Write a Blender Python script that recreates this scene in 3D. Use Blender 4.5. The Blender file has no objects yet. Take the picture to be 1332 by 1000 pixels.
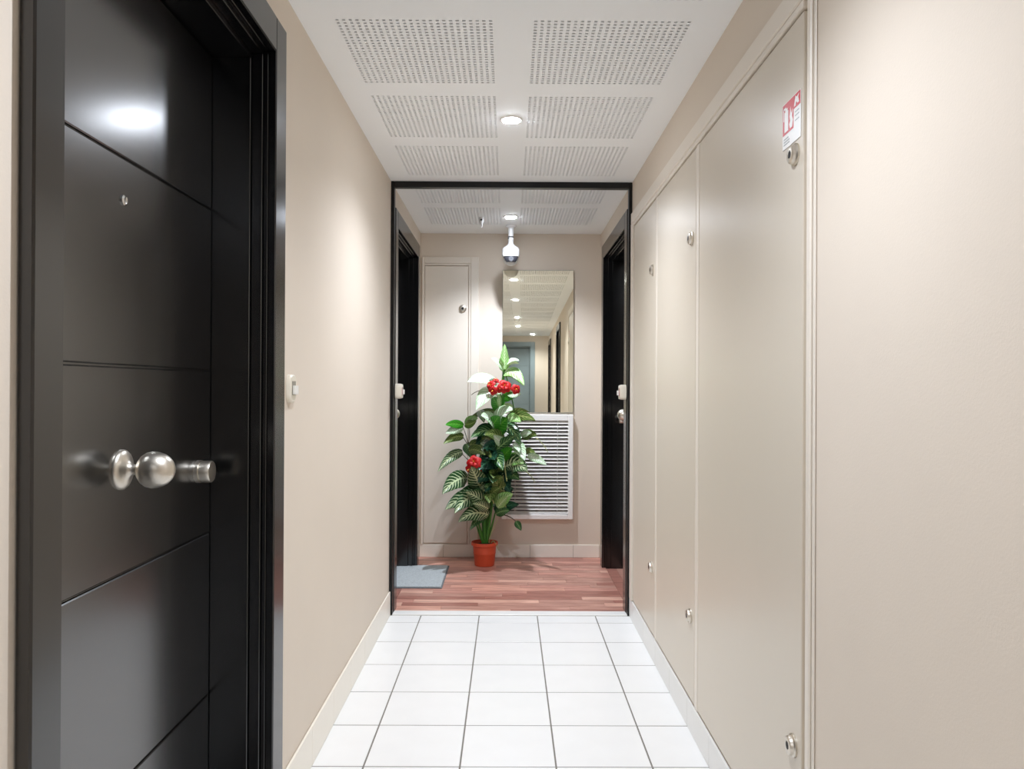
import bpy, bmesh, math, random
from mathutils import Vector, Matrix
S = bpy.context.scene
COL = S.collection
PI = math.pi

# ------------------------------------------------------------------ camera, world, exposure
F_PX = 1026.0
cam_d = bpy.data.cameras.new('camera')
cam_d.sensor_width = 36.0
cam_d.lens = F_PX / 1332.0 * 36.0
cam_d.clip_start = 0.02
cam = bpy.data.objects.new('camera', cam_d)
COL.objects.link(cam)
yaw, pitch, roll = math.radians(0.26), math.radians(0.17), math.radians(0.28)
fw = Vector((math.sin(yaw), math.cos(yaw), math.tan(pitch))).normalized()
r0 = fw.cross(Vector((0, 0, 1))).normalized()
u0 = r0.cross(fw)
r1 = r0 * math.cos(roll) + u0 * math.sin(roll)
u1 = r1.cross(fw)
m3 = Matrix((r1, u1, -fw)).transposed()
cam.matrix_world = Matrix.Translation((0, 0, 1.2)) @ m3.to_4x4()
S.camera = cam

world = bpy.data.worlds.new('world')
S.world = world
world.use_nodes = True
world.node_tree.nodes['Background'].inputs[0].default_value = (0, 0, 0, 1)

S.view_settings.view_transform = 'Standard'
S.view_settings.look = 'None'
S.view_settings.gamma = 1.0
S.view_settings.use_curve_mapping = False
S.view_settings.exposure = 1.69
LAMP = 62.0            # radiance of every downlight lens
SPOT_W, SPOT_DEG = 21.0, 144.0   # beam of every downlight
LAMP_COLOR = (0.93, 1.0, 1.115)
cy = S.cycles
cy.max_bounces = 16
cy.diffuse_bounces = 12
cy.glossy_bounces = 8
cy.sample_clamp_indirect = 8.0
cy.use_denoising = True

# ------------------------------------------------------------------ plan of the place (metres)
XL, XR = -0.622, 0.648         # corridor walls
ZC = 2.279                     # ceiling
YB, YF = -5.6, 5.56            # end wall behind the camera, wall with the mirror
YO = 4.145                     # black frame between tiled corridor and vestibule
TILE = 0.3045

# ------------------------------------------------------------------ materials
def lin(c):
    return tuple(((v / 255 / 12.92) if v / 255 <= 0.04045 else ((v / 255 + 0.055) / 1.055) ** 2.4) for v in c)

def mat(name, rgb, rough=0.5, metal=0.0, var=0.0, scale=6.0, bump=0.0, bscale=200.0, coat=0.0, stretch=None, rvar=0.0, spec=0.5, ior=1.5):
    m = bpy.data.materials.new(name)
    m.use_nodes = True
    nt = m.node_tree
    b = nt.nodes['Principled BSDF']
    c = lin(rgb)
    b.inputs['Base Color'].default_value = (*c, 1)
    b.inputs['Roughness'].default_value = rough
    b.inputs['Metallic'].default_value = metal
    b.inputs['IOR'].default_value = ior
    b.inputs['Specular IOR Level'].default_value = spec
    if coat:
        b.inputs['Coat Weight'].default_value = coat
        b.inputs['Coat Roughness'].default_value = 0.12
    tc = nt.nodes.new('ShaderNodeTexCoord')
    src = tc.outputs['Object']
    if stretch:
        mp = nt.nodes.new('ShaderNodeMapping')
        mp.inputs['Scale'].default_value = stretch
        nt.links.new(src, mp.inputs[0])
        src = mp.outputs[0]
    if var or rvar:
        n = nt.nodes.new('ShaderNodeTexNoise')
        n.inputs['Scale'].default_value = scale
        n.inputs['Detail'].default_value = 5
        nt.links.new(src, n.inputs['Vector'])
        if var:
            mx = nt.nodes.new('ShaderNodeMix')
            mx.data_type = 'RGBA'
            mx.inputs[6].default_value = (*[v * (1 - var) for v in c], 1)
            mx.inputs[7].default_value = (*[min(1, v * (1 + var)) for v in c], 1)
            nt.links.new(n.outputs['Fac'], mx.inputs[0])
            nt.links.new(mx.outputs[2], b.inputs['Base Color'])
        if rvar:
            mr = nt.nodes.new('ShaderNodeMapRange')
            mr.inputs['To Min'].default_value = max(0.02, rough - rvar)
            mr.inputs['To Max'].default_value = rough + rvar
            nt.links.new(n.outputs['Fac'], mr.inputs['Value'])
            nt.links.new(mr.outputs[0], b.inputs['Roughness'])
    if bump:
        n2 = nt.nodes.new('ShaderNodeTexNoise')
        n2.inputs['Scale'].default_value = bscale
        n2.inputs['Detail'].default_value = 3
        nt.links.new(src, n2.inputs['Vector'])
        bp = nt.nodes.new('ShaderNodeBump')
        bp.inputs['Strength'].default_value = bump
        bp.inputs['Distance'].default_value = 0.002
        nt.links.new(n2.outputs['Fac'], bp.inputs['Height'])
        nt.links.new(bp.outputs[0], b.inputs['Normal'])
    return m

M = {}
M['wall'] = mat('beige_wall_paint', (219, 207, 192), 0.7, var=0.035, scale=3.0, bump=0.12, bscale=260)
M['cupboard'] = mat('beige_satin_enamel', (212, 202, 186), 0.34, var=0.02, scale=2.0, bump=0.05, bscale=150)
M['cupboard_trim'] = mat('beige_trim_enamel', (228, 219, 206), 0.35, var=0.02, scale=4.0)
M['ceiling'] = mat('white_ceiling_paint', (246, 249, 251), 0.7, var=0.01, scale=5.0)
M['void'] = mat('dark_felt_backing', (44, 42, 40), 0.95, var=0.1, scale=80)
M['tile'] = mat('white_ceramic_tile', (236, 236, 235), 0.32, var=0.035, scale=9.0, bump=0.05, bscale=60, rvar=0.08)
M['grout'] = mat('grey_grout', (128, 124, 118), 0.9, var=0.15, scale=90)
M['skirt_tile'] = mat('cream_skirting_tile', (238, 232, 220), 0.35, var=0.03, scale=12)
M['skirt_white'] = mat('white_skirting_tile', (232, 231, 228), 0.32, var=0.03, scale=12)
M['black'] = mat('black_gloss_paint', (6, 5, 5), 0.22, var=0.15, scale=8, rvar=0.012, ior=2.3)
M['black_trim'] = mat('black_trim_gloss', (4, 4, 5), 0.2, var=0.15, scale=8, ior=1.75)
M['black_satin'] = mat('black_satin_paint', (5, 5, 6), 0.34, var=0.15, scale=8, ior=1.42)
M['slate'] = mat('slate_lit_gloss_paint', (136, 152, 158), 0.3, var=0.1, scale=6)  # slate tone; the light shining on the end door is put into it
M['nickel'] = mat('brushed_nickel', (214, 207, 195), 0.36, metal=1.0, var=0.05, scale=60, bump=0.05, bscale=300)
M['steel'] = mat('polished_steel', (200, 198, 194), 0.2, metal=1.0, var=0.04, scale=60)
M['dark'] = mat('black_plastic', (14, 14, 15), 0.35, var=0.1, scale=40)
M['hole'] = mat('keyhole_black', (8, 8, 8), 0.6, var=0.1, scale=40)
M['plastic'] = mat('white_plastic', (236, 234, 228), 0.35, var=0.02, scale=30)
M['plastic_cream'] = mat('cream_plastic', (228, 221, 205), 0.38, var=0.02, scale=30)
M['plastic_grey'] = mat('grey_plastic_recess', (150, 145, 132), 0.5, var=0.05, scale=30)
M['cam_white'] = mat('white_camera_shell', (222, 222, 221), 0.3, var=0.01, scale=30)
M['dome'] = mat('smoked_dome', (40, 40, 44), 0.1, var=0.05, scale=20, coat=1.0)
M['lens'] = mat('camera_lens_glass', (120, 122, 128), 0.12, metal=0.8, var=0.05, scale=30)
M['red'] = mat('sign_red', (204, 24, 40), 0.35, var=0.03, scale=30)
M['sign_white'] = mat('sign_white', (244, 244, 242), 0.35, var=0.01, scale=30)
M['sign_grey'] = mat('sign_grey_print', (176, 180, 182), 0.4, var=0.05, scale=30)
M['vent'] = mat('white_vent_enamel', (248, 246, 242), 0.32, var=0.015, scale=20)
M['vent_back'] = mat('dark_duct', (40, 28, 30), 0.8, var=0.2, scale=10)
M['mat_grey'] = mat('grey_mat_pile', (186, 192, 193), 0.95, var=0.4, scale=120, bump=1.0, bscale=500)
M['mat_edge'] = mat('grey_mat_rubber_edge', (120, 125, 127), 0.8, var=0.15, scale=80)
M['pot'] = mat('terracotta_plastic', (214, 84, 50), 0.42, var=0.06, scale=14)
M['soil'] = mat('dark_potting_soil', (52, 38, 28), 0.95, var=0.4, scale=90, bump=1.0, bscale=120)
M['stem'] = mat('green_stem', (62, 118, 38), 0.45, var=0.18, scale=30)
M['stem_pale'] = mat('pale_stem', (176, 178, 120), 0.5, var=0.15, scale=30)
M['stem_brown'] = mat('brown_stem', (84, 74, 56), 0.5, var=0.2, scale=30)
M['petal'] = mat('red_silk_petal', (196, 8, 10), 0.6, var=0.14, scale=40)
M['stamen'] = mat('yellow_stamen', (236, 178, 70), 0.5, var=0.1, scale=60)
M['threshold'] = mat('white_threshold_metal', (238, 237, 234), 0.28, var=0.02, scale=20)

def mirror_mat():
    m = mat('silvered_mirror', (252, 248, 230), 0.012, metal=1.0, var=0.004, scale=2)
    return m
M['mirror'] = mirror_mat()
M['mirror_edge'] = mat('mirror_glass_edge', (120, 128, 120), 0.2, var=0.05, scale=20)

def lamp_mat():
    m = bpy.data.materials.new('lit_lamp_lens')
    m.use_nodes = True
    b = m.node_tree.nodes['Principled BSDF']
    b.inputs['Base Color'].default_value = (0.9, 0.9, 0.9, 1)
    b.inputs['Emission Color'].default_value = (*LAMP_COLOR, 1)
    b.inputs['Emission Strength'].default_value = LAMP
    return m
M['lamp'] = lamp_mat()

def wood_mat(name, rgb):
    m = bpy.data.materials.new(name)
    m.use_nodes = True
    nt = m.node_tree
    b = nt.nodes['Principled BSDF']
    b.inputs['Roughness'].default_value = 0.33
    tc = nt.nodes.new('ShaderNodeTexCoord')
    mp = nt.nodes.new('ShaderNodeMapping')
    mp.inputs['Scale'].default_value = (3.0, 40.0, 10.0)
    nt.links.new(tc.outputs['Object'], mp.inputs[0])
    n = nt.nodes.new('ShaderNodeTexNoise')
    n.inputs['Scale'].default_value = 1.6
    n.inputs['Detail'].default_value = 6
    n.inputs['Distortion'].default_value = 0.6
    nt.links.new(mp.outputs[0], n.inputs['Vector'])
    cr = nt.nodes.new('ShaderNodeValToRGB')
    c = lin(rgb)
    cr.color_ramp.elements[0].position = 0.3
    cr.color_ramp.elements[0].color = (c[0] * .62, c[1] * .52, c[2] * .5, 1)
    cr.color_ramp.elements[1].position = 0.68
    cr.color_ramp.elements[1].color = (min(1, c[0] * 1.22), min(1, c[1] * 1.25), min(1, c[2] * 1.25), 1)
    nt.links.new(n.outputs['Fac'], cr.inputs[0])
    nt.links.new(cr.outputs[0], b.inputs['Base Color'])
    return m
WOODS = [wood_mat('reddish_wood_' + w, c) for w, c in (('light', (228, 180, 160)), ('warm', (224, 168, 148)), ('rose', (208, 152, 136)), ('deep', (176, 122, 108)), ('brown', (196, 148, 132)))]

def leaf_mat(name, dark, vein, nveins=9, thr=0.45, rough=0.3):
    """green blade with pale side veins that run from the midrib to the edge"""
    m = bpy.data.materials.new(name)
    m.use_nodes = True
    nt = m.node_tree
    N, L = nt.nodes.new, nt.links.new
    b = nt.nodes['Principled BSDF']
    b.inputs['Roughness'].default_value = rough
    uv = N('ShaderNodeUVMap')
    sp = N('ShaderNodeSeparateXYZ')
    L(uv.outputs[0], sp.inputs[0])
    def mth(op, a, b_=None):
        n = N('ShaderNodeMath'); n.operation = op
        for i, v in enumerate((a, b_)):
            if v is None: continue
            if isinstance(v, (int, float)): n.inputs[i].default_value = v
            else: L(v, n.inputs[i])
        return n.outputs[0]
    v = mth('ABSOLUTE', mth('SUBTRACT', mth('MULTIPLY', sp.outputs[1], 2.0), 1.0))
    nz = N('ShaderNodeTexNoise'); nz.inputs['Scale'].default_value = 40.0
    tc = N('ShaderNodeTexCoord'); L(tc.outputs['Object'], nz.inputs['Vector'])
    ph = mth('SUBTRACT', mth('MULTIPLY', sp.outputs[0], float(nveins)), mth('MULTIPLY', v, 2.2))
    ph = mth('ADD', ph, mth('MULTIPLY', nz.outputs['Fac'], 0.6))
    w = mth('ABSOLUTE', mth('SUBTRACT', mth('FRACT', ph), 0.5))          # 0 on a vein
    side = mth('LESS_THAN', w, mth('MULTIPLY', mth('SUBTRACT', 1.15, v), thr * 0.5))
    mid = mth('LESS_THAN', v, 0.09)
    fac = mth('MAXIMUM', mth('MULTIPLY', side, 0.85), mid)
    mx = N('ShaderNodeMix'); mx.data_type = 'RGBA'
    mx.inputs[6].default_value = (*lin(dark), 1)
    mx.inputs[7].default_value = (*lin(vein), 1)
    L(fac, mx.inputs[0])
    L(mx.outputs[2], b.inputs['Base Color'])
    return m
M['leaf_dark'] = leaf_mat('dark_veined_leaf', (28, 78, 38), (140, 172, 112), 9, 0.34)
M['leaf_teal'] = leaf_mat('deep_green_leaf', (16, 54, 40), (60, 108, 78), 8, 0.3)
M['leaf_stripe'] = leaf_mat('striped_leaf', (40, 78, 40), (208, 222, 176), 9, 0.5)
M['leaf_olive'] = leaf_mat('olive_leaf', (78, 104, 46), (160, 172, 104), 8, 0.35)
M['leaf_bright'] = leaf_mat('bright_green_leaf', (48, 132, 28), (104, 176, 66), 7, 0.3)
M['leaf_light'] = leaf_mat('light_green_leaf', (128, 180, 92), (206, 226, 178), 8, 0.5)
M['leaf_pale_glare'] = leaf_mat('pale_glare_leaf', (170, 200, 156), (236, 244, 230), 8, 0.62, 0.25)  # pale blades; lamp glare on the glossy leaves is also put into this colour

# ------------------------------------------------------------------ mesh helpers
def box(bm, x0, x1, y0, y1, z0, z1, bevel=0.0, seg=1):
    vs = [bm.verts.new((x, y, z)) for z in (z0, z1) for x, y in ((x0, y0), (x1, y0), (x1, y1), (x0, y1))]
    fs = [bm.faces.new([vs[i] for i in f]) for f in ((3, 2, 1, 0), (4, 5, 6, 7), (0, 1, 5, 4), (1, 2, 6, 5), (2, 3, 7, 6), (3, 0, 4, 7))]
    if bevel:
        es = list({e for f in fs for e in f.edges})
        bmesh.ops.bevel(bm, geom=es, offset=bevel, segments=seg, affect='EDGES', profile=0.5)

def lathe(bm, prof, mtx=Matrix(), seg=24, cap=True):
    rings = []
    for r, z in prof:
        if r < 1e-6:
            rings.append([bm.verts.new(mtx @ Vector((0, 0, z)))])
        else:
            rings.append([bm.verts.new(mtx @ Vector((r * math.cos(2 * PI * i / seg), r * math.sin(2 * PI * i / seg), z))) for i in range(seg)])
    for a, b in zip(rings, rings[1:]):
        for i in range(seg):
            j = (i + 1) % seg
            if len(a) == 1 and len(b) == 1: continue
            if len(a) == 1: bm.faces.new((a[0], b[i], b[j]))
            elif len(b) == 1: bm.faces.new((a[i], a[j], b[0]))
            else: bm.faces.new((a[i], a[j], b[j], b[i]))
    if cap:
        if len(rings[0]) > 1: bm.faces.new(list(reversed(rings[0])))
        if len(rings[-1]) > 1: bm.faces.new(rings[-1])

def tube(bm, pts, r0, r1=None, seg=6):
    r1 = r0 if r1 is None else r1
    pts = [Vector(p) for p in pts]
    rings = []
    for k, p in enumerate(pts):
        t = (pts[min(k + 1, len(pts) - 1)] - pts[max(k - 1, 0)]).normalized()
        a = t.cross(Vector((0.3, 1, 0.2))).normalized()
        b = t.cross(a)
        r = r0 + (r1 - r0) * k / (len(pts) - 1)
        rings.append([bm.verts.new(p + (a * math.cos(2 * PI * i / seg) + b * math.sin(2 * PI * i / seg)) * r) for i in range(seg)])
    for a, b in zip(rings, rings[1:]):
        for i in range(seg):
            j = (i + 1) % seg
            bm.faces.new((a[i], a[j], b[j], b[i]))
    bm.faces.new(list(reversed(rings[0])))
    bm.faces.new(rings[-1])

def bez(a, b, c, n=8):
    a, b, c = Vector(a), Vector(b), Vector(c)
    return [a * (1 - t) ** 2 + b * 2 * t * (1 - t) + c * t * t for t in [i / n for i in range(n + 1)]]

def root_loc(o):
    v = Vector((0, 0, 0))
    while o:
        v = v + o.location
        o = o.parent
    return v

def link(name, me, parent=None, loc=None):
    o = bpy.data.objects.new(name, me)
    COL.objects.link(o)
    if parent: o.parent = parent
    if loc is not None: o.location = loc
    return o

def obj(name, bm, m, parent=None, smooth=False, local=False, origin=None):
    """link a bmesh written in world coordinates (local=True: in the parent's own) as one mesh object"""
    me = bpy.data.meshes.new(name)
    bmesh.ops.recalc_face_normals(bm, faces=bm.faces)
    if origin is not None:
        bmesh.ops.translate(bm, verts=bm.verts, vec=-Vector(origin))
    bm.to_mesh(me)
    bm.free()
    for k in (m if isinstance(m, (list, tuple)) else [m]):
        me.materials.append(k)
    if smooth:
        me.polygons.foreach_set('use_smooth', [True] * len(me.polygons))
        try: me.set_sharp_from_angle(angle=math.radians(38))
        except Exception: pass
    o = link(name, me, parent)
    off = Vector(origin) if origin is not None else Vector((0, 0, 0))
    if not local and parent is not None:
        pl = root_loc(parent)
        if origin is None:
            me.transform(Matrix.Translation(-pl))
        else:
            o.location = off - pl
    else:
        o.location = off
    return o

def tag(o, label=None, cat=None, group=None, kind=None):
    if label: o['label'] = label
    if cat: o['category'] = cat
    if group: o['group'] = group
    if kind: o['kind'] = kind
    return o

def thing(name, label, cat, loc=(0, 0, 0), rz=0.0, group=None, kind=None):
    o = bpy.data.objects.new(name, None)
    COL.objects.link(o)
    o.empty_display_size = 0.05
    o.location = loc
    o.rotation_euler = (0, 0, rz)
    return tag(o, label, cat, group, kind)

def NB(): return bmesh.new()

# ------------------------------------------------------------------ walls
DH = 0.50          # half width of the hole a door stands in
DZ = 2.08
def wall_with_holes(name, xf, xb, y0, y1, holes, label):
    """a wall running along y between the planes xf and xb; holes: (ya, yb, za, zb)"""
    bm = NB()
    x0, x1 = min(xf, xb), max(xf, xb)
    y = y0
    for ya, yb, za, zb in sorted(holes):
        if ya > y: box(bm, x0, x1, y, ya, 0, ZC + .12)
        if za > 0: box(bm, x0, x1, ya, yb, 0, za)
        box(bm, x0, x1, ya, yb, zb, ZC + .12)
        y = yb
    box(bm, x0, x1, y, y1, 0, ZC + .12)
    return tag(obj(name, bm, M['wall']), label, 'wall', kind='structure')

D1, D2 = 1.549, 4.76                 # middles of the doorways along y
B1, B2 = -0.95, -4.9                 # doorways behind the camera, seen in the mirror
XJ = -1.25                           # the corridor is wider at its far end behind the camera
wall_with_holes('wall_left', XL, XL - .25, -3.8, YF, [(D1 - DH, D1 + DH, 0, DZ), (D2 - DH, D2 + DH, 0, DZ)], 'beige painted corridor wall on the left holding the near black door')
bm = NB()
box(bm, XJ - .2, XJ, YB, -3.8, 0, ZC + .12)
box(bm, XJ, XL - .25, -3.8, -3.6, 0, ZC + .12)
tag(obj('wall_side', bm, M['wall']), 'beige wall of the wider corridor end behind the viewpoint', 'wall', kind='structure')
wall_with_holes('wall_right', XR, XR + .25, YB, YF, [(D2 - DH, D2 + DH, 0, DZ), (1.70, 4.125, 0.1, 2.055), (B1 - DH, B1 + DH, 0, DZ), (B2 - DH, B2 + DH, 0, DZ)], 'beige painted corridor wall on the right around the tall cupboards')
bm = NB()
box(bm, XL - .3, XR + .3, YF, YF + .2, 0, ZC + .12)
tag(obj('wall_front', bm, M['wall']), 'beige end wall of the vestibule behind mirror and plant', 'wall', kind='structure')
EX = -0.22                            # middle of the end door
bm = NB()
box(bm, XJ - .2, EX - DH, YB - .25, YB, 0, ZC + .12)
box(bm, EX + DH, XR + .3, YB - .25, YB, 0, ZC + .12)
box(bm, EX - DH, EX + DH, YB - .25, YB, DZ, ZC + .12)
tag(obj('wall_back', bm, M['wall']), 'beige end wall far behind, seen only in the mirror', 'wall', kind='structure')
bm = NB()
box(bm, XR + .12, XR + .25, 1.72, 4.12, .0, 2.055)
tag(obj('wall_niche', bm, M['cupboard']), 'back of the shallow niche behind the tall cupboard doors', 'wall', kind='structure')

# ------------------------------------------------------------------ ceiling with perforated boards
HP, NX, NY, HW = 0.0197, 24, 25, 0.0096
PW, PL = NX * HP, NY * HP
PX = (-0.521, 0.066)
PYS = [2.315 + .61 * k for k in range(-12, 5)]
def panel_mesh():
    e = (HP - HW) / 2
    xs = [0.0] + [v for i in range(NX) for v in (i * HP + e, i * HP + e + HW)] + [PW]
    ys = [0.0] + [v for i in range(NY) for v in (i * HP + e, i * HP + e + HW)] + [PL]
    nx, ny = len(xs), len(ys)
    vs = [(x, y, 0.0) for y in ys for x in xs]
    fs, mi = [], []
    for j in range(ny - 1):
        for i in range(nx - 1):
            a, b, c, d = j * nx + i, j * nx + i + 1, (j + 1) * nx + i + 1, (j + 1) * nx + i
            if i % 2 and j % 2:                      # a square hole, 8 mm deep, with dark felt above it
                k = len(vs)
                vs += [(*vs[q][:2], 0.0045) for q in (a, b, c, d)]
                for p, q, r, s in ((a, b, k + 1, k), (b, c, k + 2, k + 1), (c, d, k + 3, k + 2), (d, a, k, k + 3)):
                    fs.append((p, q, r, s)); mi.append(0)
                fs.append((k, k + 3, k + 2, k + 1)); mi.append(1)
            else:
                fs.append((a, d, c, b)); mi.append(0)
    me = bpy.data.meshes.new('perforated_panel')
    me.from_pydata(vs, [], fs)
    me.materials.append(M['ceiling']); me.materials.append(M['void'])
    me.polygons.foreach_set('material_index', mi)
    return me
bm = NB()
gx = [XJ - .2, PX[0], PX[0] + PW, PX[1], PX[1] + PW, XR + .01]
gy = [YB - .01]
for y in PYS: gy += [y, y + PL]
gy.append(YF + .01)
for j in range(len(gy) - 1):
    for i in range(len(gx) - 1):
        if j % 2 == 1 and i in (1, 3): continue
        v = [bm.verts.new(p) for p in ((gx[i], gy[j], ZC), (gx[i], gy[j + 1], ZC), (gx[i + 1], gy[j + 1], ZC), (gx[i + 1], gy[j], ZC))]
        bm.faces.new(v)
bmesh.ops.remove_doubles(bm, verts=bm.verts, dist=1e-5)
box(bm, XJ - .2, XR + .2, YB - .2, YF + .2, ZC + .03, ZC + .1)
ceiling = tag(obj('ceiling', bm, M['ceiling']), 'white plasterboard ceiling with rows of perforated acoustic boards', 'ceiling', kind='structure')
pm = panel_mesh()
for y in PYS:
    for x in PX:
        link('perforated_panel', pm, ceiling, (x, y, ZC))

# ------------------------------------------------------------------ floors
bm = NB()
box(bm, XJ - .2, XR + .25, YB - .2, YO + .02, -.1, -.0009)
floor = tag(obj('floor', bm, M['grout']), 'corridor floor of square white ceramic tiles with grey joints', 'floor', kind='structure')
xj = [-0.757 + TILE * k for k in range(0, 5)]            # joints along the corridor
tile_cols = [(-0.63, -0.452), (-0.452, -0.1475), (-0.1475, 0.157), (0.157, 0.4615), (0.4615, 0.655)]
rows = [4.018 - TILE * k for k in range(0, 32)]
spans = [(4.018, YO - .005)] + [(r - TILE, r) for r in rows]
cache = {}
rnd = random.Random(4)
G = 0.0024
for (y0, y1) in spans:
    cols = tile_cols if y1 > -3.5 else [(-1.25, -1.061), (-1.061, -.7565), (-.7565, -.452)] + tile_cols[1:]
    for (x0, x1) in cols:
        key = (round(x1 - x0, 4), round(y1 - y0, 4))
        if key not in cache:
            bm = NB()
            box(bm, -key[0] / 2 + G, key[0] / 2 - G, -key[1] / 2 + G, key[1] / 2 - G, -.008, 0, .0012)
            me = bpy.data.meshes.new('tile'); bmesh.ops.recalc_face_normals(bm, faces=bm.faces); bm.to_mesh(me); bm.free()
            me.materials.append(M['tile'])
            cache[key] = me
        link('tile', cache[key], floor, ((x0 + x1) / 2, (y0 + y1) / 2, rnd.uniform(-.0002, .0002)))
bm = NB()
box(bm, XL - .25, XR + .25, YO + .02, YF + .05, -.1, -.008)
vfloor = tag(obj('floor', bm, M['soil']), 'vestibule floor of reddish wooden strips behind the black frame', 'floor', kind='structure')
y = 4.19
row = 0
SW = 0.0655
while y < YF:
    x = XL - (rnd.uniform(.05, .8)) if True else 0
    while x < XR:
        Ln = rnd.choice((.42, .55, .7, .88))
        a, b = max(x, XL - .005), min(x + Ln, XR + .005)
        if b - a > .02:
            yb = min(y + SW, YF)
            bm = NB()
            box(bm, a + .0004, b - .0004, y + .0004, yb - .0004, -.012, 0, .0006)
            obj('plank', bm, WOODS[rnd.randrange(5)], vfloor, origin=((a + b) / 2, (y + yb) / 2, 0))
        x += Ln
    y += SW
for s in (-1, 1):                       # boards laid lengthwise inside the two vestibule doorways
    xw = XL if s < 0 else XR
    for k in range(2):
        a, b = sorted((xw + s * (.006 + .066 * k), xw + s * (.006 + .066 * (k + 1) - .001)))
        bm = NB()
        box(bm, a, b, D2 - .46, D2 + .46, -.012, 0, .0006)
        o = obj('plank', bm, WOODS[3 + (k % 2)], vfloor, origin=((a + b) / 2, D2, 0))
bm = NB()
box(bm, XL + .018, XR - .018, YO - .005, YO + .066, -.002, .006, .003, 2)
tag(obj('trim_threshold', bm, M['threshold']), 'white metal threshold strip between white tiles and wooden floor', 'threshold', kind='structure')

# ------------------------------------------------------------------ skirting tiles
def skirting(name, label, segs, axis, pos, out, h, m):
    """segs: (a,b) spans along the wall; pos: wall plane; out: +1/-1 direction into the room"""
    bm = NB()
    t = .009
    for a, b in segs:
        p0, p1 = sorted((pos + out * .0005, pos + out * (t - .003)))
        if axis == 'y': box(bm, p0, p1, a, b, 0, h - .003)
        else: box(bm, a, b, p0, p1, 0, h - .003)
    base = tag(obj(name, bm, M['grout']), label, 'baseboard', kind='structure')
    joints = rows if axis == 'y' else [0.157 + TILE * k for k in range(-4, 4)]
    for a, b in segs:
        cuts = sorted([a, b] + [j for j in joints if a + .02 < j < b - .02])
        for c, d in zip(cuts, cuts[1:]):
            bm = NB()
            p0, p1 = sorted((pos + out * .001, pos + out * t))
            if axis == 'y': box(bm, p0, p1, c + .0008, d - .0008, 0.001, h, .0015)
            else: box(bm, c + .0008, d - .0008, p0, p1, 0.001, h, .0015)
            obj('tile', bm, m, base, origin=(((p0 + p1) / 2, (c + d) / 2, 0) if axis == 'y' else ((c + d) / 2, (p0 + p1) / 2, 0)))
    return base
skirting('baseboard_left', 'cream tile skirting along the foot of the left wall', [(-3.8, .976), (2.124, 4.14)], 'y', XL, 1, .125, M['skirt_tile'])
skirting('baseboard_right', 'white tile skirting under the tall cupboards on the right', [(-4.32, -1.53), (-.37, 4.14)], 'y', XR, -1, .10, M['skirt_white'])
skirting('baseboard_front', 'cream tile skirting under mirror wall behind the pot', [(XL + .001, XR - .001)], 'x', YF, -1, .09, M['skirt_tile'])

# ------------------------------------------------------------------ black apartment doors
def door(name, loc, rz, label, flip=1, near=.09, far=.09, kind='structure', dl=0.0, lm='black'):
    """local frame: x along the wall, y out of the wall into the corridor, z up; the leaf is set back"""
    t = thing(name, label, 'door', loc, rz, kind=kind)
    W = .481
    # casing on the wall face
    bm = NB()
    wl, wr = (far, near)          # local -x side is the far side on the left wall
    box(bm, -W - wl, -W, .0005, .022, 0, 2.15, .003)
    box(bm, W, W + wr, .0005, .022, 0, 2.15, .003)
    box(bm, -W, W, .0005, .022, 2.06, 2.15, .003)
    tm = 'slate' if lm == 'slate' else 'black_trim'
    obj('casing', bm, M[tm], t, local=True)
    bm = NB()
    for (w, z, y0, y1) in ((.481, 2.06, -.0105, .0004), (.471, 2.05, -.038, -.011), (.461, 2.036, -.19, -.0385)):
        for s in (-1, 1):
            a, b = sorted((s * w, s * .4985))
            box(bm, a, b, y0, y1, 0, z, .0015)
        box(bm, -.4985, .4985, y0, y1, z, 2.079, .0015)
    obj('door_frame', bm, M[tm], t, local=True)
    bm = NB()
    box(bm, -.459, .459, -.178, -.1395 + dl, .006, 2.034)
    leaf = obj('leaf', bm, M[lm], t, local=True)
    zs = [.006, .418, .828, 1.237, 1.646, 2.034]
    for a, b in zip(zs, zs[1:]):
        bm = NB()
        box(bm, -.459, .459, -.1394 + dl, -.135 + dl, a + .0018, b - .0018, .0028)
        obj('panel', bm, M[lm], t, local=True)
    R = Matrix.Translation((0, -.135 + dl, 1.034)) @ Matrix.Rotation(-PI / 2, 4, 'X')      # lathe z -> local +y
    bm = NB()
    lathe(bm, [(.0395, 0), (.0395, .003), (.036, .0075), (.028, .0115), (.018, .0145), (.0140, .018), (.0102, .0235), (.0100, .0285), (.0130, .0315), (.0205, .0360), (.0285, .0425), (.0340, .0510), (.0362, .0610), (.0350, .0715), (.0318, .0815), (.0270, .0895), (.0205, .0960), (.0130, .1003), (.0065, .1022), (0, .1030)], R, 40)
    obj('door_knob', bm, M['nickel'], t, smooth=True, local=True)
    R = Matrix.Translation((-.378 * flip, -.135 + dl, .99)) @ Matrix.Rotation(-PI / 2, 4, 'X')
    bm = NB()
    lathe(bm, [(.0275, 0), (.0275, .009), (.0235, .0095), (.0235, .0145), (.0265, .015), (.0265, .033), (.0245, .036), (.012, .0365), (0, .0365)], R, 32)
    dbt = obj('deadbolt', bm, M['nickel'], t, smooth=True, local=True)
    R = Matrix.Translation((0, -.135 + dl, 1.562)) @ Matrix.Rotation(-PI / 2, 4, 'X')
    bm = NB()
    lathe(bm, [(.0105, 0), (.0105, .003), (.007, .0055), (.0045, .005), (0, .0046)], R, 20)
    obj('peephole', bm, M['steel'], t, smooth=True, local=True)
    return t
door('door_1', (XL, D1, 0), -PI / 2, 'near black panelled apartment door with egg-shaped knob on the left', 1, near=.07, far=.09)
door('door_2', (XL, D2, 0), -PI / 2, 'black apartment door in the left wall of the vestibule beside the doormat', -1)
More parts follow.
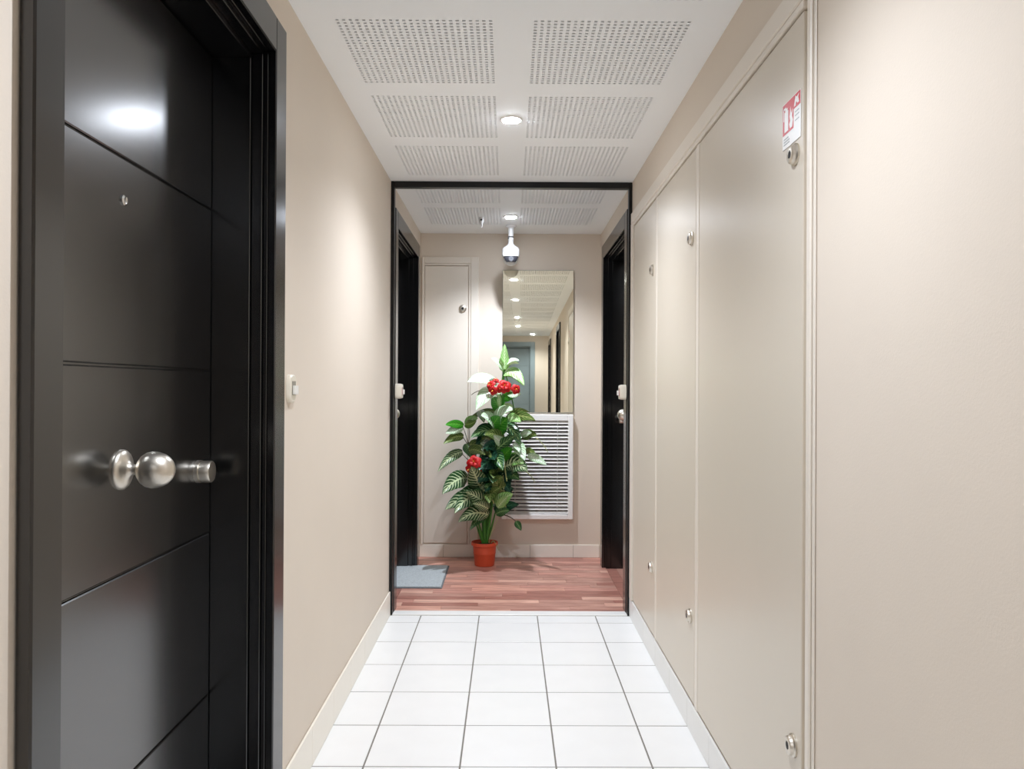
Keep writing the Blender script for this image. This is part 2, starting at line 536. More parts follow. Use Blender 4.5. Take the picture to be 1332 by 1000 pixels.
door('door_3', (XR, D2, 0), PI / 2, 'black apartment door in the right wall of the vestibule', -1, dl=.022)
door('door_4', (XR, B1, 0), PI / 2, 'nearer black side door behind the viewpoint, seen edge-on in the mirror', 1)
door('door_5', (XR, B2, 0), PI / 2, 'farther black side door beyond the viewpoint, a thin strip in the mirror', 1)
door('door_6', (EX, YB, 0), 0, 'dark end door facing the mirror, partly hidden by the plant', 1, lm='slate')

# ------------------------------------------------------------------ black frame of the opening
bm = NB()
fz = 2.247
box(bm, XL + .0005, -.604, YO, YO + .042, 0, ZC - .0006, .002)
box(bm, .630, XR - .0005, YO, YO + .042, 0, ZC - .0006, .002)
box(bm, -.604, .630, YO, YO + .042, fz, ZC - .0006, .002)
tag(obj('trim_1', bm, M['black_satin']), 'slim black frame around the opening to the vestibule', 'frame', kind='structure')

# ------------------------------------------------------------------ tall cupboards in the right wall
bm = NB()
FX0, FX1 = .637, .6475
box(bm, .639, FX1, 1.672, 1.694, .101, 2.109, .003)
box(bm, .6445, FX1, 1.656, 1.6715, .101, 2.112, .002)                      # near upright
box(bm, FX0, FX1, 1.6945, 4.125, 2.052, 2.109, .003)                    # head
box(bm, .660, .672, 1.7005, 1.722, .101, 2.052, .002)                  # rebate
box(bm, .640, .672, 1.722, 4.1, 2.034, 2.0515, .002)
box(bm, .6440, .672, 2.673, 2.712, .101, 2.033, .002)                    # mullions
box(bm, .6440, .672, 3.4265, 3.4515, .101, 2.033, .002)
box(bm, .636, .672, 4.06, 4.1245, .101, 2.0515, .002)
tag(obj('trim_2', bm, M['cupboard_trim']), 'beige moulded frame around the three tall cupboard doors', 'trim', kind='structure')

def cam_lock(parent, pos, rot, horizontal=True, s=1.0):
    """round furniture lock with a dark keyhole; +z of the lathe points out of the door"""
    R = Matrix.Translation(pos) @ rot
    bm = NB()
    lathe(bm, [(.017 * s, 0), (.017 * s, .004), (.0145 * s, .0065), (.0135 * s, .013), (.0120 * s, .0145), (.0062 * s, .0145), (.0062 * s, .0128), (0, .0128)], R, 24)
    lk = obj('lock', bm, M['nickel'], parent, smooth=True)
    bm = NB()
    lathe(bm, [(.0056 * s, .0129), (.0056 * s, .0143), (0, .0143)], R, 14)
    obj('keyhole', bm, M['hole'], lk)
    return lk
RX = Matrix.Rotation(-PI / 2, 4, 'Y')            # lathe axis towards -x
for y0, y1, ylk, lab in ((1.7265, 2.6675, 1.772, 'widest beige cupboard door, nearest, with the red safety sign'),
                         (2.7175, 3.4205, 2.775, 'middle beige cupboard door with a lock near top and bottom'),
                         (3.4575, 4.055, 3.525, 'narrowest beige cupboard door next to the black frame')):
    t = thing('cupboard_door', lab, 'cupboard door', (XR, (y0 + y1) / 2, .106), 0, 'tall cupboard doors on the right')
    bm = NB()
    box(bm, .6445, .672, y0, y1, .106, 2.029, .0025, 2)
    obj('panel', bm, M['cupboard'], t)
    for z in (1.726, .398):
        cam_lock(t, (.6445, ylk, z), RX, s=1.5)
# safety sign on the nearest cupboard door
sx = .6440
t = thing('safety_sign', 'red and white fire safety sign with pictograms above the cupboard lock', 'sign', (sx, 1.796, 1.757))
def sgn(a0, a1, b0, b1, d):     # fractions across (0 far .. 1 near) and up
    Y = lambda a: 1.853 - .115 * a
    Z = lambda b: 1.757 + .106 * b
    return (sx - d - .0004, sx - d, Y(a1), Y(a0), Z(b0), Z(b1))
bm = NB(); box(bm, sx - .0012, sx, 1.738, 1.853, 1.757, 1.863); obj('card', bm, M['sign_white'], t)
bm = NB(); box(bm, *sgn(.02, .62, .31, .985, .0012)); box(bm, *sgn(.62, .985, .70, .985, .0012)); obj('red_field', bm, M['red'], t)
bm = NB()
box(bm, *sgn(.13, .34, .36, .80, .0016))                                  # cylinder body
box(bm, *sgn(.17, .30, .80, .86, .0016))
box(bm, *sgn(.08, .22, .86, .90, .0016)); box(bm, *sgn(.07, .10, .62, .90, .0016))
fl = [(.44, .36), (.56, .36), (.60, .50), (.55, .60), (.585, .74), (.50, .66), (.47, .82), (.42, .62), (.45, .52), (.40, .46)]
def poly(bm, pts, d):
    Y = lambda a: 1.853 - .115 * a
    Z = lambda b: 1.757 + .106 * b
    a = [bm.verts.new((sx - d - .0004, Y(p), Z(q))) for p, q in pts]
    b = [bm.verts.new((sx - d, Y(p), Z(q))) for p, q in pts]
    bm.faces.new(a); bm.faces.new(list(reversed(b)))
    for i in range(len(a)):
        j = (i + 1) % len(a); bm.faces.new((a[i], b[i], b[j], a[j]))
poly(bm, fl, .0016)
poly(bm, [(.66, .74), (.74, .74), (.78, .82), (.84, .76), (.92, .76), (.88, .88), (.93, .94), (.80, .90), (.74, .95), (.70, .86)], .0016)
obj('pictogram', bm, M['sign_white'], t)
bm = NB()
for b0 in (.08, .14, .20):
    box(bm, *sgn(.08, .40 if b0 < .2 else .34, b0, b0 + .028, .0012))
for b0 in (.42, .52, .60): box(bm, *sgn(.70, .92, b0, b0 + .02, .0012))
tag(obj('small_print', bm, M['sign_grey'], t), kind='stuff')

# ------------------------------------------------------------------ service cupboard on the end wall
bm = NB()
yf = YF - .0005
for (a, b, z0, z1) in ((-.612, -.594, .0905, 2.112), (-.268, -.212, .0905, 2.112), (-.594, -.268, 2.066, 2.112)):
    box(bm, a, b, yf - .014, yf, z0, z1, .003)
box(bm, -.282, -.2685, yf - .009, yf, .0905, 2.0655, .002)
box(bm, -.594, -.282, yf - .009, yf, 2.052, 2.0655, .002)
tag(obj('trim_3', bm, M['cupboard_trim']), 'beige moulded frame of the service cupboard beside the mirror', 'trim', kind='structure')
t = thing('service_panel', 'beige service cupboard door with one round lock behind the plant', 'cupboard door', (-.438, YF, .098))
bm = NB(); box(bm, -.592, -.2865, yf - .010, yf, .1, 2.0475, .003); obj('panel', bm, M['cupboard_trim'], t)
cam_lock(t, (-.325, yf - .010, 1.748), Matrix.Rotation(PI / 2, 4, 'X'), s=1.55)

# ------------------------------------------------------------------ doorbells
def bell(label, xw, s, yc, zc, depth, red=False):
    """s: direction into the corridor"""
    t = thing('doorbell', label, 'doorbell', (xw, yc, zc - .04), 0, 'white doorbells beside the black doors')
    def bx(a, b, y0, y1, z0, z1, bev=.0, seg=2):
        bm = NB()
        p, q = sorted((xw + s * a, xw + s * b))
        box(bm, p, q, yc + y0, yc + y1, zc + z0, zc + z1, bev, seg)
        return bm
    bm = NB()
    n = 32
    def ring(d, sc):
        out = []
        for i in range(n):
            a = 2 * PI * i / n
            ca, sa = math.cos(a), math.sin(a)
            e = .55
            out.append(bm.verts.new((xw + s * d, yc + sc * .032 * math.copysign(abs(ca) ** e, ca), zc + sc * .040 * math.copysign(abs(sa) ** e, sa))))
        return out
    R = [ring(.0006, 1.0), ring(depth * .7, 1.0), ring(depth, .90)]
    for a, b in zip(R, R[1:]):
        for i in range(n):
            j = (i + 1) % n; bm.faces.new((a[i], a[j], b[j], b[i]))
    bm.faces.new(R[0]); bm.faces.new(R[-1])
    obj('housing', bm, M['plastic_cream'], t, smooth=True)
    obj('recess', bx(depth + .0002, depth + .0012, -.018, .018, -.018, .021, .0003), M['plastic_grey'], t)
    obj('push_button', bx(depth + .0014, depth + .0095, -.0165, .0165, -.0165, .0085, .0015), M['plastic'], t)
    if red:
        obj('name_tag', bx(depth + .0002, depth + .001, -.024, -.017, -.02, .02), M['red'], t)
    return t
bell('small white doorbell with rocker button right of near black door', XL, 1, 2.238, 1.192, .014)
bell('white doorbell on the left jamb of the vestibule opening', -.6000, 1, 4.205, 1.174, .036, True)
bell('white doorbell on the right jamb of the vestibule opening', .6260, -1, 4.205, 1.174, .036, True)

# ------------------------------------------------------------------ mirror
mx0, mx1, mz0, mz1 = -.044, .456, 1.020, 2.022
t = thing('mirror', 'frameless tall mirror on the end wall above the white vent', 'mirror', ((mx0 + mx1) / 2, YF - .006, mz0), math.radians(-.53))
w = (mx1 - mx0) / 2
bm = NB(); box(bm, -w, w, -.006, .0015, 0, mz1 - mz0, .001); obj('backing', bm, M['mirror_edge'], t, local=True)
bm = NB()
v = [bm.verts.new(p) for p in ((-w + .002, -.0064, .002), (w - .002, -.0064, .002), (w - .002, -.0064, mz1 - mz0 - .002), (-w + .002, -.0064, mz1 - mz0 - .002))]
bm.faces.new(v)
obj('glass', bm, M['mirror'], t, local=True)

# ------------------------------------------------------------------ louvred vent
vx0, vx1, vz0, vz1, vy = -.044, .456, .275, 1.008, YF - .05
t = thing('vent_grille', 'white louvred vent box with horizontal slats under the mirror', 'vent', ((vx0 + vx1) / 2, YF, vz0))
bm = NB()
fr = .036
box(bm, vx0, vx0 + fr, vy, YF - .001, vz0, vz1, .004)
box(bm, vx1 - fr, vx1, vy, YF - .001, vz0, vz1, .004)
box(bm, vx0 + fr, vx1 - fr, vy, YF - .001, vz1 - .045, vz1, .004)
box(bm, vx0 + fr, vx1 - fr, vy, YF - .001, vz0, vz0 + .036, .004)
obj('frame', bm, M['vent'], t)
bm = NB(); box(bm, vx0 + fr, vx1 - fr, YF - .006, YF - .001, vz0 + .036, vz1 - .045); obj('duct_back', bm, M['vent_back'], t)
NS = 26
zz0, zz1 = vz0 + .036, vz1 - .045
pt = (zz1 - zz0) / NS
bm = NB()
a = math.radians(38)
dy, dz = math.cos(a) * .0225, math.sin(a) * .0225
for (y0, z0), (y1, z1) in (((-dy / 2, -dz / 2), (dy / 2, dz / 2)),):
    L_, R_ = vx0 + fr - (vx0 + vx1) / 2, vx1 - fr - (vx0 + vx1) / 2
    nrm = Vector((0, -dz, dy)).normalized() * .0011
    sec = [(y0 - nrm.y, z0 - nrm.z), (y1 - nrm.y, z1 - nrm.z), (y1 + nrm.y, z1 + nrm.z), (y0 + nrm.y, z0 + nrm.z)]
    A = [bm.verts.new((L_, p, q)) for p, q in sec]
    B = [bm.verts.new((R_, p, q)) for p, q in sec]
    bm.faces.new(A); bm.faces.new(list(reversed(B)))
    for i in range(4):
        j = (i + 1) % 4; bm.faces.new((A[i], B[i], B[j], A[j]))
bmesh.ops.recalc_face_normals(bm, faces=bm.faces)
sm = bpy.data.meshes.new('slat'); bm.to_mesh(sm); bm.free(); sm.materials.append(M['vent'])
for k in range(NS):
    link('slat', sm, t, (0, vy + .012 - YF, zz0 + pt * (k + .5) - vz0))
for xr in (.345, .05):
    bm = NB(); tube(bm, [(xr, vy + .003, zz0), (xr, vy + .003, zz1)], .0016, seg=6); obj('rod', bm, M['vent'], t)

# ------------------------------------------------------------------ dome camera and the ceiling fittings
cx, cyy = .012, 5.27
t = thing('security_camera', 'white ceiling security camera with smoked dome hanging before the mirror', 'camera', (cx, cyy, ZC))
T = Matrix.Translation((cx, cyy, 0))
bm = NB(); lathe(bm, [(.037, ZC - .0004), (.037, ZC - .007), (.033, ZC - .013), (.021, ZC - .018), (.019, ZC - .024)], T, 28); obj('ceiling_flange', bm, M['cam_white'], t, smooth=True)
bm = NB(); lathe(bm, [(.0185, ZC - .024), (.0175, 2.205), (.0150, 2.203), (.0150, 2.197), (.0185, 2.195), (.0185, 2.172), (.0170, 2.170)], T, 24); obj('neck', bm, M['cam_white'], t, smooth=True)
bm = NB(); lathe(bm, [(.0192, 2.203), (.0192, 2.198)], T, 24); box(bm, cx - .021, cx - .012, cyy - .017, cyy - .006, 2.186, 2.200, .002); obj('joint', bm, M['dark'], t, smooth=True)
bm = NB(); lathe(bm, [(.017, 2.170), (.0175, 2.158), (.023, 2.148), (.036, 2.138), (.051, 2.128), (.0585, 2.117), (.0600, 2.104), (.0600, 2.078), (.0575, 2.068), (.052, 2.066)], T, 36); obj('housing', bm, M['cam_white'], t, smooth=True)
bm = NB(); bmesh.ops.create_uvsphere(bm, u_segments=32, v_segments=20, radius=.052, matrix=Matrix.Translation((cx, cyy, 2.060))); obj('ball', bm, M['cam_white'], t, smooth=True)
bm = NB()
nu, nv = 20, 10
g = []
for j in range(nv + 1):
    el = math.radians(8 - 44 * j / nv)
    g.append([bm.verts.new((cx + .0545 * math.cos(el) * math.sin(az), cyy - .0545 * math.cos(el) * math.cos(az), 2.060 + .0545 * math.sin(el)))
              for az in [math.radians(-62 + 124 * i / nu) * (1 - .35 * (j / nv) ** 2) for i in range(nu + 1)]])
for j in range(nv):
    for i in range(nu):
        bm.faces.new((g[j][i], g[j][i + 1], g[j + 1][i + 1], g[j + 1][i]))
obj('dome_window', bm, M['dome'], t, smooth=True)
bm = NB()
R = Matrix.Translation((cx + .002, cyy - .0535, 2.0475)) @ Matrix.Rotation(PI / 2 + .1, 4, 'X')
lathe(bm, [(.0165, -.004), (.0165, .0015), (.013, .0025), (.006, .0022), (0, .002)], R, 24)
obj('lens', bm, M['lens'], t, smooth=True)

t = thing('ceiling_hook', 'tiny white ceiling hook with dark hole left of the camera', 'hook', (-.178, 5.03, ZC))
bm = NB()
Tm = Matrix.Translation((-.178, 5.03, 0))
lathe(bm, [(.016, ZC - .0004), (.017, ZC - .012), (.0155, ZC - .026), (.0105, ZC - .036), (.006, ZC - .041)], Tm, 20)
obj('cup', bm, M['cam_white'], t, smooth=True)
bm = NB(); tube(bm, bez((-.178, 5.03, ZC - .040), (-.166, 5.03, ZC - .052), (-.180, 5.03, ZC - .066)), .0048, .002, 8); obj('hook_tail', bm, M['cam_white'], t, smooth=True)
bm = NB(); lathe(bm, [(.0062, .0), (.0062, .0012), (0, .0014)], Matrix.Translation((-.178, 5.03 - .0172, ZC - .018)) @ Matrix.Rotation(PI / 2, 4, 'X'), 14); obj('hole', bm, M['hole'], t)

lamps = [(.010, 5.0, 'round lit downlight in vestibule ceiling just before the camera mount'), (.006, 3.18, 'round lit downlight in the corridor ceiling before the black frame'),
         (.006, 1.36, 'round lit downlight overhead, upper one of two bright spots in mirror'), (.006, -1.10, 'round lit downlight beside the smoke detector, seen in the mirror'),
         (.01, -2.85, 'round lit downlight behind the smoke detector, seen in the mirror'), (.30, -5.0, 'off-centre round lit downlight before the end door, seen in the mirror')]
for lx, ly, lab in lamps:
    t = thing('downlight', lab, 'ceiling light', (lx, ly, ZC), 0, 'round ceiling downlights')
    Tm = Matrix.Translation((lx, ly, 0))
    bm = NB(); lathe(bm, [(.0455, ZC - .0004), (.0455, ZC - .003), (.041, ZC - .005), (.0365, ZC - .004), (.0365, ZC - .0004)], Tm, 32); obj('ring', bm, M['plastic'], t, smooth=True)
    bm = NB(); lathe(bm, [(.0362, ZC - .0030), (.035, ZC - .0070), (.030, ZC - .0080), (0, ZC - .0084)], Tm, 28, cap=False); obj('lamp_lens', bm, M['lamp'], t, smooth=True)
    ld = bpy.data.lights.new('downlight_beam', 'SPOT')
    ld.energy, ld.color, ld.spot_size, ld.spot_blend, ld.shadow_soft_size = SPOT_W * (1.55 if ly == 5.0 else 1.0), LAMP_COLOR, math.radians(130 if ly == 5.0 else SPOT_DEG), 1.0, .014
    lo = bpy.data.objects.new('downlight_beam', ld)
    COL.objects.link(lo); lo.parent = t; lo.location = (0, 0, -.04)
t = thing('smoke_detector', 'round smoke detector on corridor ceiling, seen small in the mirror', 'detector', (.0, -1.45, ZC))
bm = NB(); lathe(bm, [(.05, ZC - .0004), (.05, ZC - .012), (.044, ZC - .028), (.03, ZC - .045), (.026, ZC - .052), (0, ZC - .053)], Matrix.Translation((0, -1.45, 0)), 28); obj('shell', bm, M['plastic'], t, smooth=True)
bm = NB(); lathe(bm, [(.0475, ZC - .021), (.0475, ZC - .024)], Matrix.Translation((0, -1.45, 0)), 28, cap=False); obj('vent_ring', bm, M['plastic_grey'], t, smooth=True)

# ------------------------------------------------------------------ doormat
t = thing('doormat', 'grey ribbed doormat on the wooden floor at the left vestibule door', 'doormat', (-.565, 4.97, .0005))
bm = NB(); box(bm, -.74, -.388, 4.685, 5.262, .0005, .006, .002); obj('rubber_edge', bm, M['mat_edge'], t)
bm = NB(); box(bm, -.732, -.396, 4.693, 5.254, .0061, .012, .003); obj('pile', bm, M['mat_grey'], t)

# ------------------------------------------------------------------ potted plant
PXc, PYc = -.155, 5.31
K = PYc / F_PX                           # metres per photograph pixel at the plant's distance
plant = thing('potted_plant', 'tall variegated plant with red flowers in a terracotta pot before the mirror', 'plant', (PXc, PYc, 0))
T = Matrix.Translation((PXc, PYc, 0))
bm = NB()
lathe(bm, [(.062, .0005), (.066, .004), (.0735, .080), (.0755, .083), (.0755, .088), (.0745, .092), (.0785, .132), (.0805, .134), (.0895, .138), (.0905, .150), (.0890, .158), (.0845, .158), (.0825, .136), (.0815, .134)], T, 40, cap=False)
lathe(bm, [(.062, .0005), (0, .0005)], T, 40, cap=False)
obj('pot', bm, M['pot'], plant, smooth=True)
bm = NB(); lathe(bm, [(.0812, .1345), (.05, .1385), (0, .141)], T, 24, cap=False); obj('soil', bm, M['soil'], plant, smooth=True)

def P(u, v, d=0.0):
    """plant-table coordinates (columns and rows of a 5.2 mm grid) to metres; d brings a point forward"""
    k = (PYc - d) / F_PX
    return Vector(((u - 661.3) * k, PYc - d, 1.2 - (v - 503) * k))
rl = random.Random(11)
def leaf(b, tip, wpx, m, arch=.18, db=.0, dt=.05, nh=(0, -.75, .65), fold=.18, stem=True, twist=0.0):
    p0, p2 = P(*b, db), P(*tip, dt)
    ln = (p2 - p0).length
    mid = (p0 + p2) / 2 + Vector((0, -.02, 1)) * (arch * ln)
    W = wpx * K * .62
    n, mcols = 10, 3
    C = bez(p0, mid, p2, n)
    bm = NB()
    uvl = bm.loops.layers.uv.new('UVMap')
    grid = []
    for i, c in enumerate(C):
        t = i / n
        tg = (C[min(i + 1, n)] - C[max(i - 1, 0)]).normalized()
        h = Vector(nh)
        h = h + Vector((rl.uniform(-.03, .03), 0, 0))
        sd = tg.cross(h)
        if sd.length < .05: sd = tg.cross(Vector((1, 0, .3)))
        sd.normalize()
        if twist: sd = Matrix.Rotation(twist * t, 3, tg) @ sd
        up = sd.cross(tg).normalized()
        w = W * (math.sin(PI * min(1, (t * .94 + .05)) ** .72) ** .85) * (1.0 if t < .98 else .2)
        row = []
        for j in range(-mcols, mcols + 1):
            s = j / mcols
            wob = .05 * W * math.sin(9 * t + 2 * s)
            row.append((bm.verts.new(c + sd * (w * s) + up * (abs(s) * w * fold * 2 - w * .25 * s * s + wob * abs(s))), t, s))
        grid.append(row)
    for i in range(n):
        for j in range(2 * mcols):
            q = [grid[i][j], grid[i][j + 1], grid[i + 1][j + 1], grid[i + 1][j]]
            f = bm.faces.new([k[0] for k in q])
            for lp, k in zip(f.loops, q): lp[uvl].uv = (k[1], k[2] * .5 + .5)
            f.smooth = True
    me = bpy.data.meshes.new('leaf')
    bmesh.ops.translate(bm, verts=bm.verts, vec=-p0)
    bm.to_mesh(me); bm.free()
    me.materials.append(M[m])
    return link('leaf', me, plant, p0 - Vector((PXc, PYc, 0)))
def stem(pts, r0, r1=None, m='stem', n=8):
    pts = [P(*p) for p in pts]
    C = bez(*pts, n=n) if len(pts) == 3 else pts
    bm = NB(); tube(bm, C, r0 * K, (r1 if r1 is not None else r0) * K, 6)
    return obj('stem', bm, M[m], plant, smooth=True)
# ---- petioles rising from the pot
for a in (((630, 706), (627, 690), (619, 668), 2.2, 1.0), ((631, 706), (630, 686), (627, 655), 2.6, 1.2), ((632, 706), (634, 680), (641, 640), 2.6, 1.2),
          ((633, 706, .02), (637, 688, .03), (640, 655, .04), 2.4, 1.2), ((631, 706), (634, 670), (638, 620), 2.2, 1.3), ((633, 706), (640, 690), (646, 662), 2.0, .8),
          ((629, 706, .02), (622, 688, .04), (617, 670, .05), 1.6, .8), ((632, 706, .03), (631, 688, .05), (631, 660, .06), 1.8, .8),
          ((630, 706, .03), (625, 690, .05), (623, 676, .07), 2.2, .9), ((634, 706, .03), (638, 680, .05), (642, 648, .06), 2.0, 1.0)):
    stem(a[:3], a[3], a[4])
stem([(634, 700), (645, 610), (650, 540)], 2.0, 1.4)
stem([(650, 540), (649, 515), (655, 485)], 1.4, 1.0)
stem([(655, 485), (655, 475), (657, 460)], 1.0, .7)
stem([(635, 660), (622, 620), (614, 592)], 1.2, 1.0)
stem([(614, 592), (611, 584), (609, 575)], 2.0, 1.2, 'stem_brown')
for a in (((609, 577), (607, 566), (602, 555)), ((610, 577), (611, 566), (610, 552)), ((609, 580), (606, 573), (602, 568)), ((611, 600), (606, 595), (601, 590))):
    stem(a, .55, .45, 'stem_brown')
stem([(634, 508), (622, 506), (613, 514)], .55, .4, 'stem_brown')
stem([(697, 569, .06), (706, 574, .08), (713, 588, .1)], .6, .4, 'stem_pale')
stem([(684, 613, .06), (692, 617, .08), (696, 627, .1)], .6, .4, 'stem_pale')
stem([(656, 594, .1), (657, 610, .11), (660, 626, .12)], 1.0, .7, 'stem_pale')
stem([(655, 618, .1), (656, 645, .11), (660, 668, .12)], .7, .5, 'stem_pale')
stem([(637, 640, .1), (632, 632, .12), (622, 630, .14)], .9, .6, 'stem_pale')
stem([(643, 655, .08), (641, 643, .1), (628, 636, .13)], .9, .6, 'stem_pale')
stem([(637, 706, .02), (640, 690, .03), (648, 676, .04)], .5, .4, 'stem_pale')
stem([(640, 706, .02), (643, 698, .04), (650, 716, .06)], .5, .4, 'stem_pale')
stem([(650, 669, .05), (666, 669, .06), (675, 682, .07)], .9, .5, 'stem_brown')
stem([(657, 486), (668, 520), (676, 578)], .5, .4)

V = (0, -1, .15)       # blade turned to the viewer
H = (0, -.35, .95)     # blade lying flat
LV = [
 # top
 ((656, 480), (656, 447), 9, 'leaf_light', .0, .02, .02, V), ((657, 474), (675, 469), 8, 'leaf_pale_glare', .25, .0, .05, (0, -.7, .7)),
 ((655, 480), (639, 466), 10, 'leaf_pale_glare', .15, .0, .06, (.2, -.8, .6)), ((656, 486), (682, 501), 15, 'leaf_light', .42, .0, .08, (.1, -.8, .6)),
 ((654, 482), (650, 466), 6, 'leaf_light', .0, .0, .03, V),
 ((646, 498), (608, 497), 17, 'leaf_pale_glare', .2, .0, .10, (0, -.8, .6)), ((653, 519), (674, 515), 10, 'leaf_bright', .15, .02, .06, V),
 ((660, 508), (678, 512), 9, 'leaf_pale_glare', -.15, .02, .10, V),
 ((648, 508), (619, 534), 20, 'leaf_pale_glare', .30, .0, .12, (-.2, -.8, .5)), ((650, 534), (640, 514), 12, 'leaf_bright', .05, .03, .05, V),
 ((648, 532), (655, 512), 8, 'leaf_bright', .05, .03, .05, V), ((650, 530), (648, 506), 5, 'leaf_light', .0, .05, .05, V),
 ((643, 551), (667, 533), 19, 'leaf_pale_glare', .25, .04, .12, (.1, -.8, .6)), ((646, 553), (626, 541), 17, 'leaf_pale_glare', .15, .05, .13, (0, -.9, .5)),
 ((644, 535), (612, 543), 8, 'leaf_olive', .12, .0, .0, V), ((624, 534), (630, 550), 9, 'leaf_dark', .1, .0, .1, V),
 ((606, 553), (622, 544), 10, 'leaf_light', .2, .0, .05, V), ((605, 552), (620, 547), 9, 'leaf_olive', -.15, .01, .06, V),
 # left
 ((603, 554), (579, 553), 9, 'leaf_bright', .12, .0, .08, V), ((602, 556), (580, 564), 10, 'leaf_pale_glare', .05, .0, .07, V),
 ((603, 568), (577, 578), 10, 'leaf_olive', .22, .0, .07, V), ((602, 588), (570, 614), 11, 'leaf_stripe', .22, .0, .1, V),
 # centre
 ((653, 567), (612, 570), 14, 'leaf_dark', .34, .03, .12, V), ((655, 572), (630, 566), 12, 'leaf_olive', .25, .06, .12, V),
 ((642, 562), (661, 544), 20, 'leaf_bright', .1, .06, .08, V), ((640, 556), (650, 541), 14, 'leaf_bright', .1, .07, .1, V),
 ((652, 557), (678, 578), 17, 'leaf_dark', .45, .02, .10, (.2, -.85, .5)), ((664, 558), (676, 578), 11, 'leaf_bright', .25, .05, .10, V),
 ((659, 545), (697, 547), 12, 'leaf_olive', .22, .02, .10, V), ((661, 543), (678, 549), 10, 'leaf_light', .15, .06, .12, V),
 ((679, 567), (699, 566), 11, 'leaf_olive', .12, .03, .10, V), ((678, 566), (692, 563), 8, 'leaf_pale_glare', .1, .05, .1, V),
 ((655, 578), (642, 566), 10, 'leaf_pale_glare', .0, .08, .12, V), ((671, 578), (683, 599), 13, 'leaf_pale_glare', .2, .06, .12, V), ((669, 576), (676, 588), 9, 'leaf_pale_glare', .2, .06, .12, V),
 ((687, 592), (712, 605), 9, 'leaf_pale_glare', .1, .06, .12, V), ((684, 584), (699, 594), 7, 'leaf_olive', .1, .0, .05, V),
 ((640, 592), (672, 566), 13, 'leaf_dark', .1, .06, .12, V), ((652, 598), (667, 582), 12, 'leaf_bright', .1, .08, .12, V),
 ((611, 578), (641, 597), 12, 'leaf_olive', .28, .03, .10, V), ((610, 586), (632, 592), 10, 'leaf_olive', .2, .06, .12, V), ((607, 577), (614, 596), 12, 'leaf_dark', .1, .0, .05, V),
 ((612, 584), (618, 600), 10, 'leaf_dark', .1, .0, .05, V),
 ((640, 588), (655, 612), 16, 'leaf_dark', .2, .06, .14, V), ((652, 585), (628, 584), 12, 'leaf_teal', .3, .05, .12, V),
 ((648, 600), (622, 612), 20, 'leaf_teal', .25, .05, .14, V), ((650, 612), (622, 628), 18, 'leaf_teal', .2, .04, .12, V), ((640, 618), (652, 596), 18, 'leaf_teal', .05, .05, .1, V),
 ((646, 622), (632, 640), 18, 'leaf_teal', .2, .03, .10, V), ((650, 624), (664, 640), 16, 'leaf_teal', .2, .03, .08, V), ((648, 640), (630, 632), 15, 'leaf_dark', .1, .06, .1, V),
 ((655, 640), (640, 622), 14, 'leaf_olive', .1, .08, .12, V), ((650, 650), (668, 634), 13, 'leaf_teal', .1, .03, .08, V),
 # lower left
 ((626, 636), (613, 607), 20, 'leaf_stripe', .05, .08, .165, V), ((608, 622), (576, 643), 19, 'leaf_stripe', .25, .04, .14, V),
 ((628, 650), (580, 663), 20, 'leaf_stripe', .28, .04, .14, V), ((622, 648), (592, 668), 18, 'leaf_stripe', .3, .07, .18, V), ((626, 644), (596, 646), 17, 'leaf_dark', .22, .03, .1, V),
 ((634, 657), (606, 640), 15, 'leaf_stripe', .12, .08, .14, V), ((636, 650), (618, 636), 13, 'leaf_dark', .1, .07, .1, V),
 ((636, 670), (597, 679), 17, 'leaf_stripe', .25, .05, .16, V), ((633, 664), (606, 668), 15, 'leaf_dark', .2, .05, .12, V), ((636, 662), (616, 655), 12, 'leaf_stripe', .1, .09, .14, V),
 ((634, 672), (612, 690), 10, 'leaf_dark', .3, .03, .1, V),
 # lower right
 ((656, 608), (687, 613), 21, 'leaf_stripe', .3, .05, .14, V), ((658, 600), (682, 603), 15, 'leaf_light', .22, .05, .12, V), ((656, 616), (676, 624), 14, 'leaf_dark', .25, .05, .1, V),
 ((646, 656), (668, 642), 14, 'leaf_light', .1, .06, .1, V), ((648, 660), (661, 646), 10, 'leaf_light', .05, .08, .12, V), ((644, 664), (676, 656), 12, 'leaf_teal', .1, .04, .1, V),
 ((646, 668), (664, 664), 10, 'leaf_dark', .1, .05, .1, V), ((672, 678), (679, 690), 7, 'leaf_dark', .05, .07, .08, V), ((640, 632), (655, 620), 12, 'leaf_olive', .1, .09, .12, V),
 ((636, 646), (652, 634), 10, 'leaf_olive', .1, .09, .12, V), ((652, 634), (668, 612), 13, 'leaf_teal', .1, .04, .08, V),
]
for L_ in LV:
    L_ = list(L_)
    L_[6] = L_[6] * 1.6
    leaf(*L_)
rf = random.Random(23)
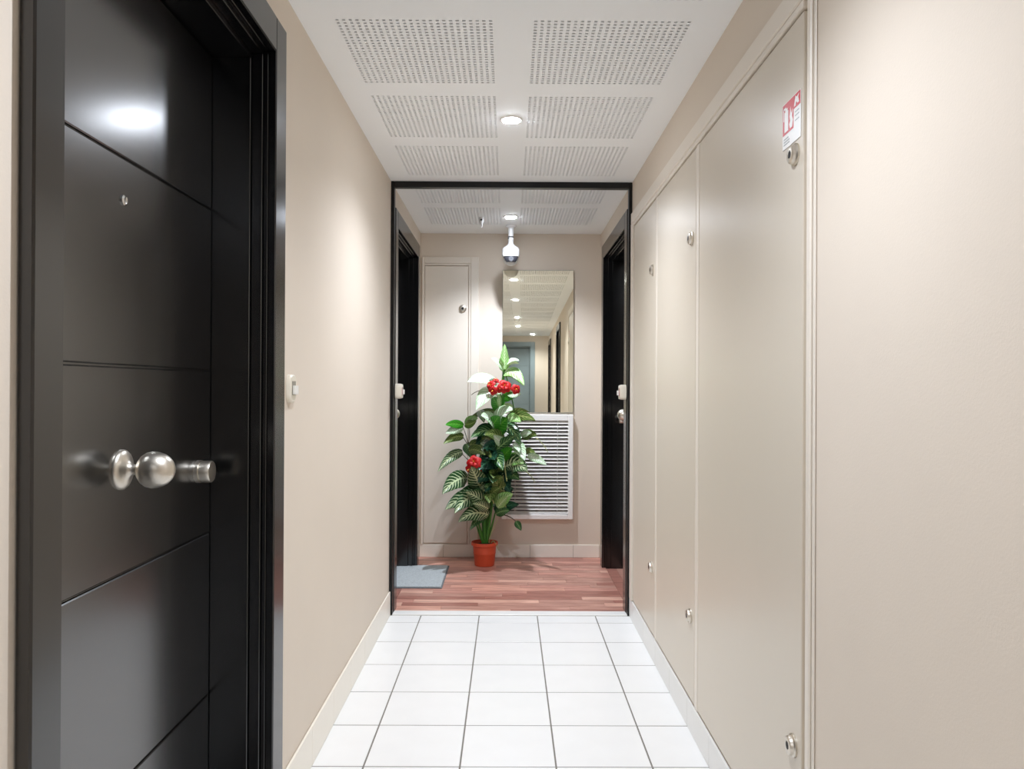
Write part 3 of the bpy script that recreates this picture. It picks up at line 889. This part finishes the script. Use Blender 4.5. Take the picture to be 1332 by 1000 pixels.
for i in range(34):                     # inner leaves all round the stems, towards the viewer and towards the wall
    v0 = rf.uniform(560, 664)
    u0_ = 634 + (660 - v0) * .1 + rf.uniform(-5, 5)
    an = rf.uniform(0, 2 * PI)
    rr_ = rf.uniform(20, 34) * (1 if v0 > 590 else .8)
    leaf((u0_, v0), (u0_ + rr_ * math.cos(an), v0 - rf.uniform(-12, 14)), rf.uniform(13, 19), rf.choice(('leaf_dark', 'leaf_teal', 'leaf_teal', 'leaf_stripe', 'leaf_dark', 'leaf_olive')), rf.uniform(.15, .35), .02 * math.sin(an), .03 + .2 * math.sin(an), (rf.uniform(-.3, .3), -1, rf.uniform(.1, .5)))

def flower(c, r, d, tilt=(0, -1, .2), n=5, seedv=0):
    rr = random.Random(seedv)
    ctr = P(*c, d)
    ax = Vector(tilt).normalized()
    a = ax.cross(Vector((0, 0, 1))).normalized(); b = ax.cross(a)
    bm = NB()
    R = r * K
    for layer, (sc, cup) in enumerate(((1.0, .25), (.66, .6))):
        for k in range(n):
            th = 2 * PI * (k + .5 * layer) / n + rr.uniform(-.2, .2)
            dr = a * math.cos(th) + b * math.sin(th)
            sd = ax.cross(dr)
            rows_ = []
            for i in range(6):
                t = i / 5
                w = R * sc * .52 * math.sin(PI * min(1, t * .85 + .1)) ** .7
                h = R * sc * (cup * t * 1.3 - .55 * t ** 3)
                rows_.append([bm.verts.new(ctr + dr * (R * sc * (.08 + .95 * t)) + ax * (h - abs(j) * w * .25 + .004 * layer) + sd * (w * j)) for j in (-1, -.5, 0, .5, 1)])
            for p, q in zip(rows_, rows_[1:]):
                for j in range(4): bm.faces.new((p[j], p[j + 1], q[j + 1], q[j])).smooth = True
    o = obj('flower', bm, M['petal'], plant, smooth=True)
    bm = NB()
    tube(bm, [ctr, ctr + ax * R * .5, ctr + ax * R * .9 + Vector((0, 0, -.1 * R))], .9 * K, .5 * K, 6)
    obj('stamen', bm, M['stamen'], o, smooth=True)
    return o
for i, (c, r, d, tl) in enumerate((((638, 501), 6.5, .13, (-.5, -.8, .3)), ((641, 508), 6, .15, (-.2, -1, -.1)), ((656, 502), 9, .14, (.1, -1, .35)), ((671, 506), 6.5, .15, (.3, -1, .1)), ((645, 495), 4.5, .12, (0, -.7, .7)),
                                   ((650, 506), 5, .13, (0, -1, .2)), ((617, 601), 9.5, .2, (-.1, -1, .4)), ((623, 610), 6.5, .19, (.3, -1, -.2)), ((611, 610), 6, .19, (-.4, -1, -.2)))):
    flower(c, r, d, tl, seedv=i)
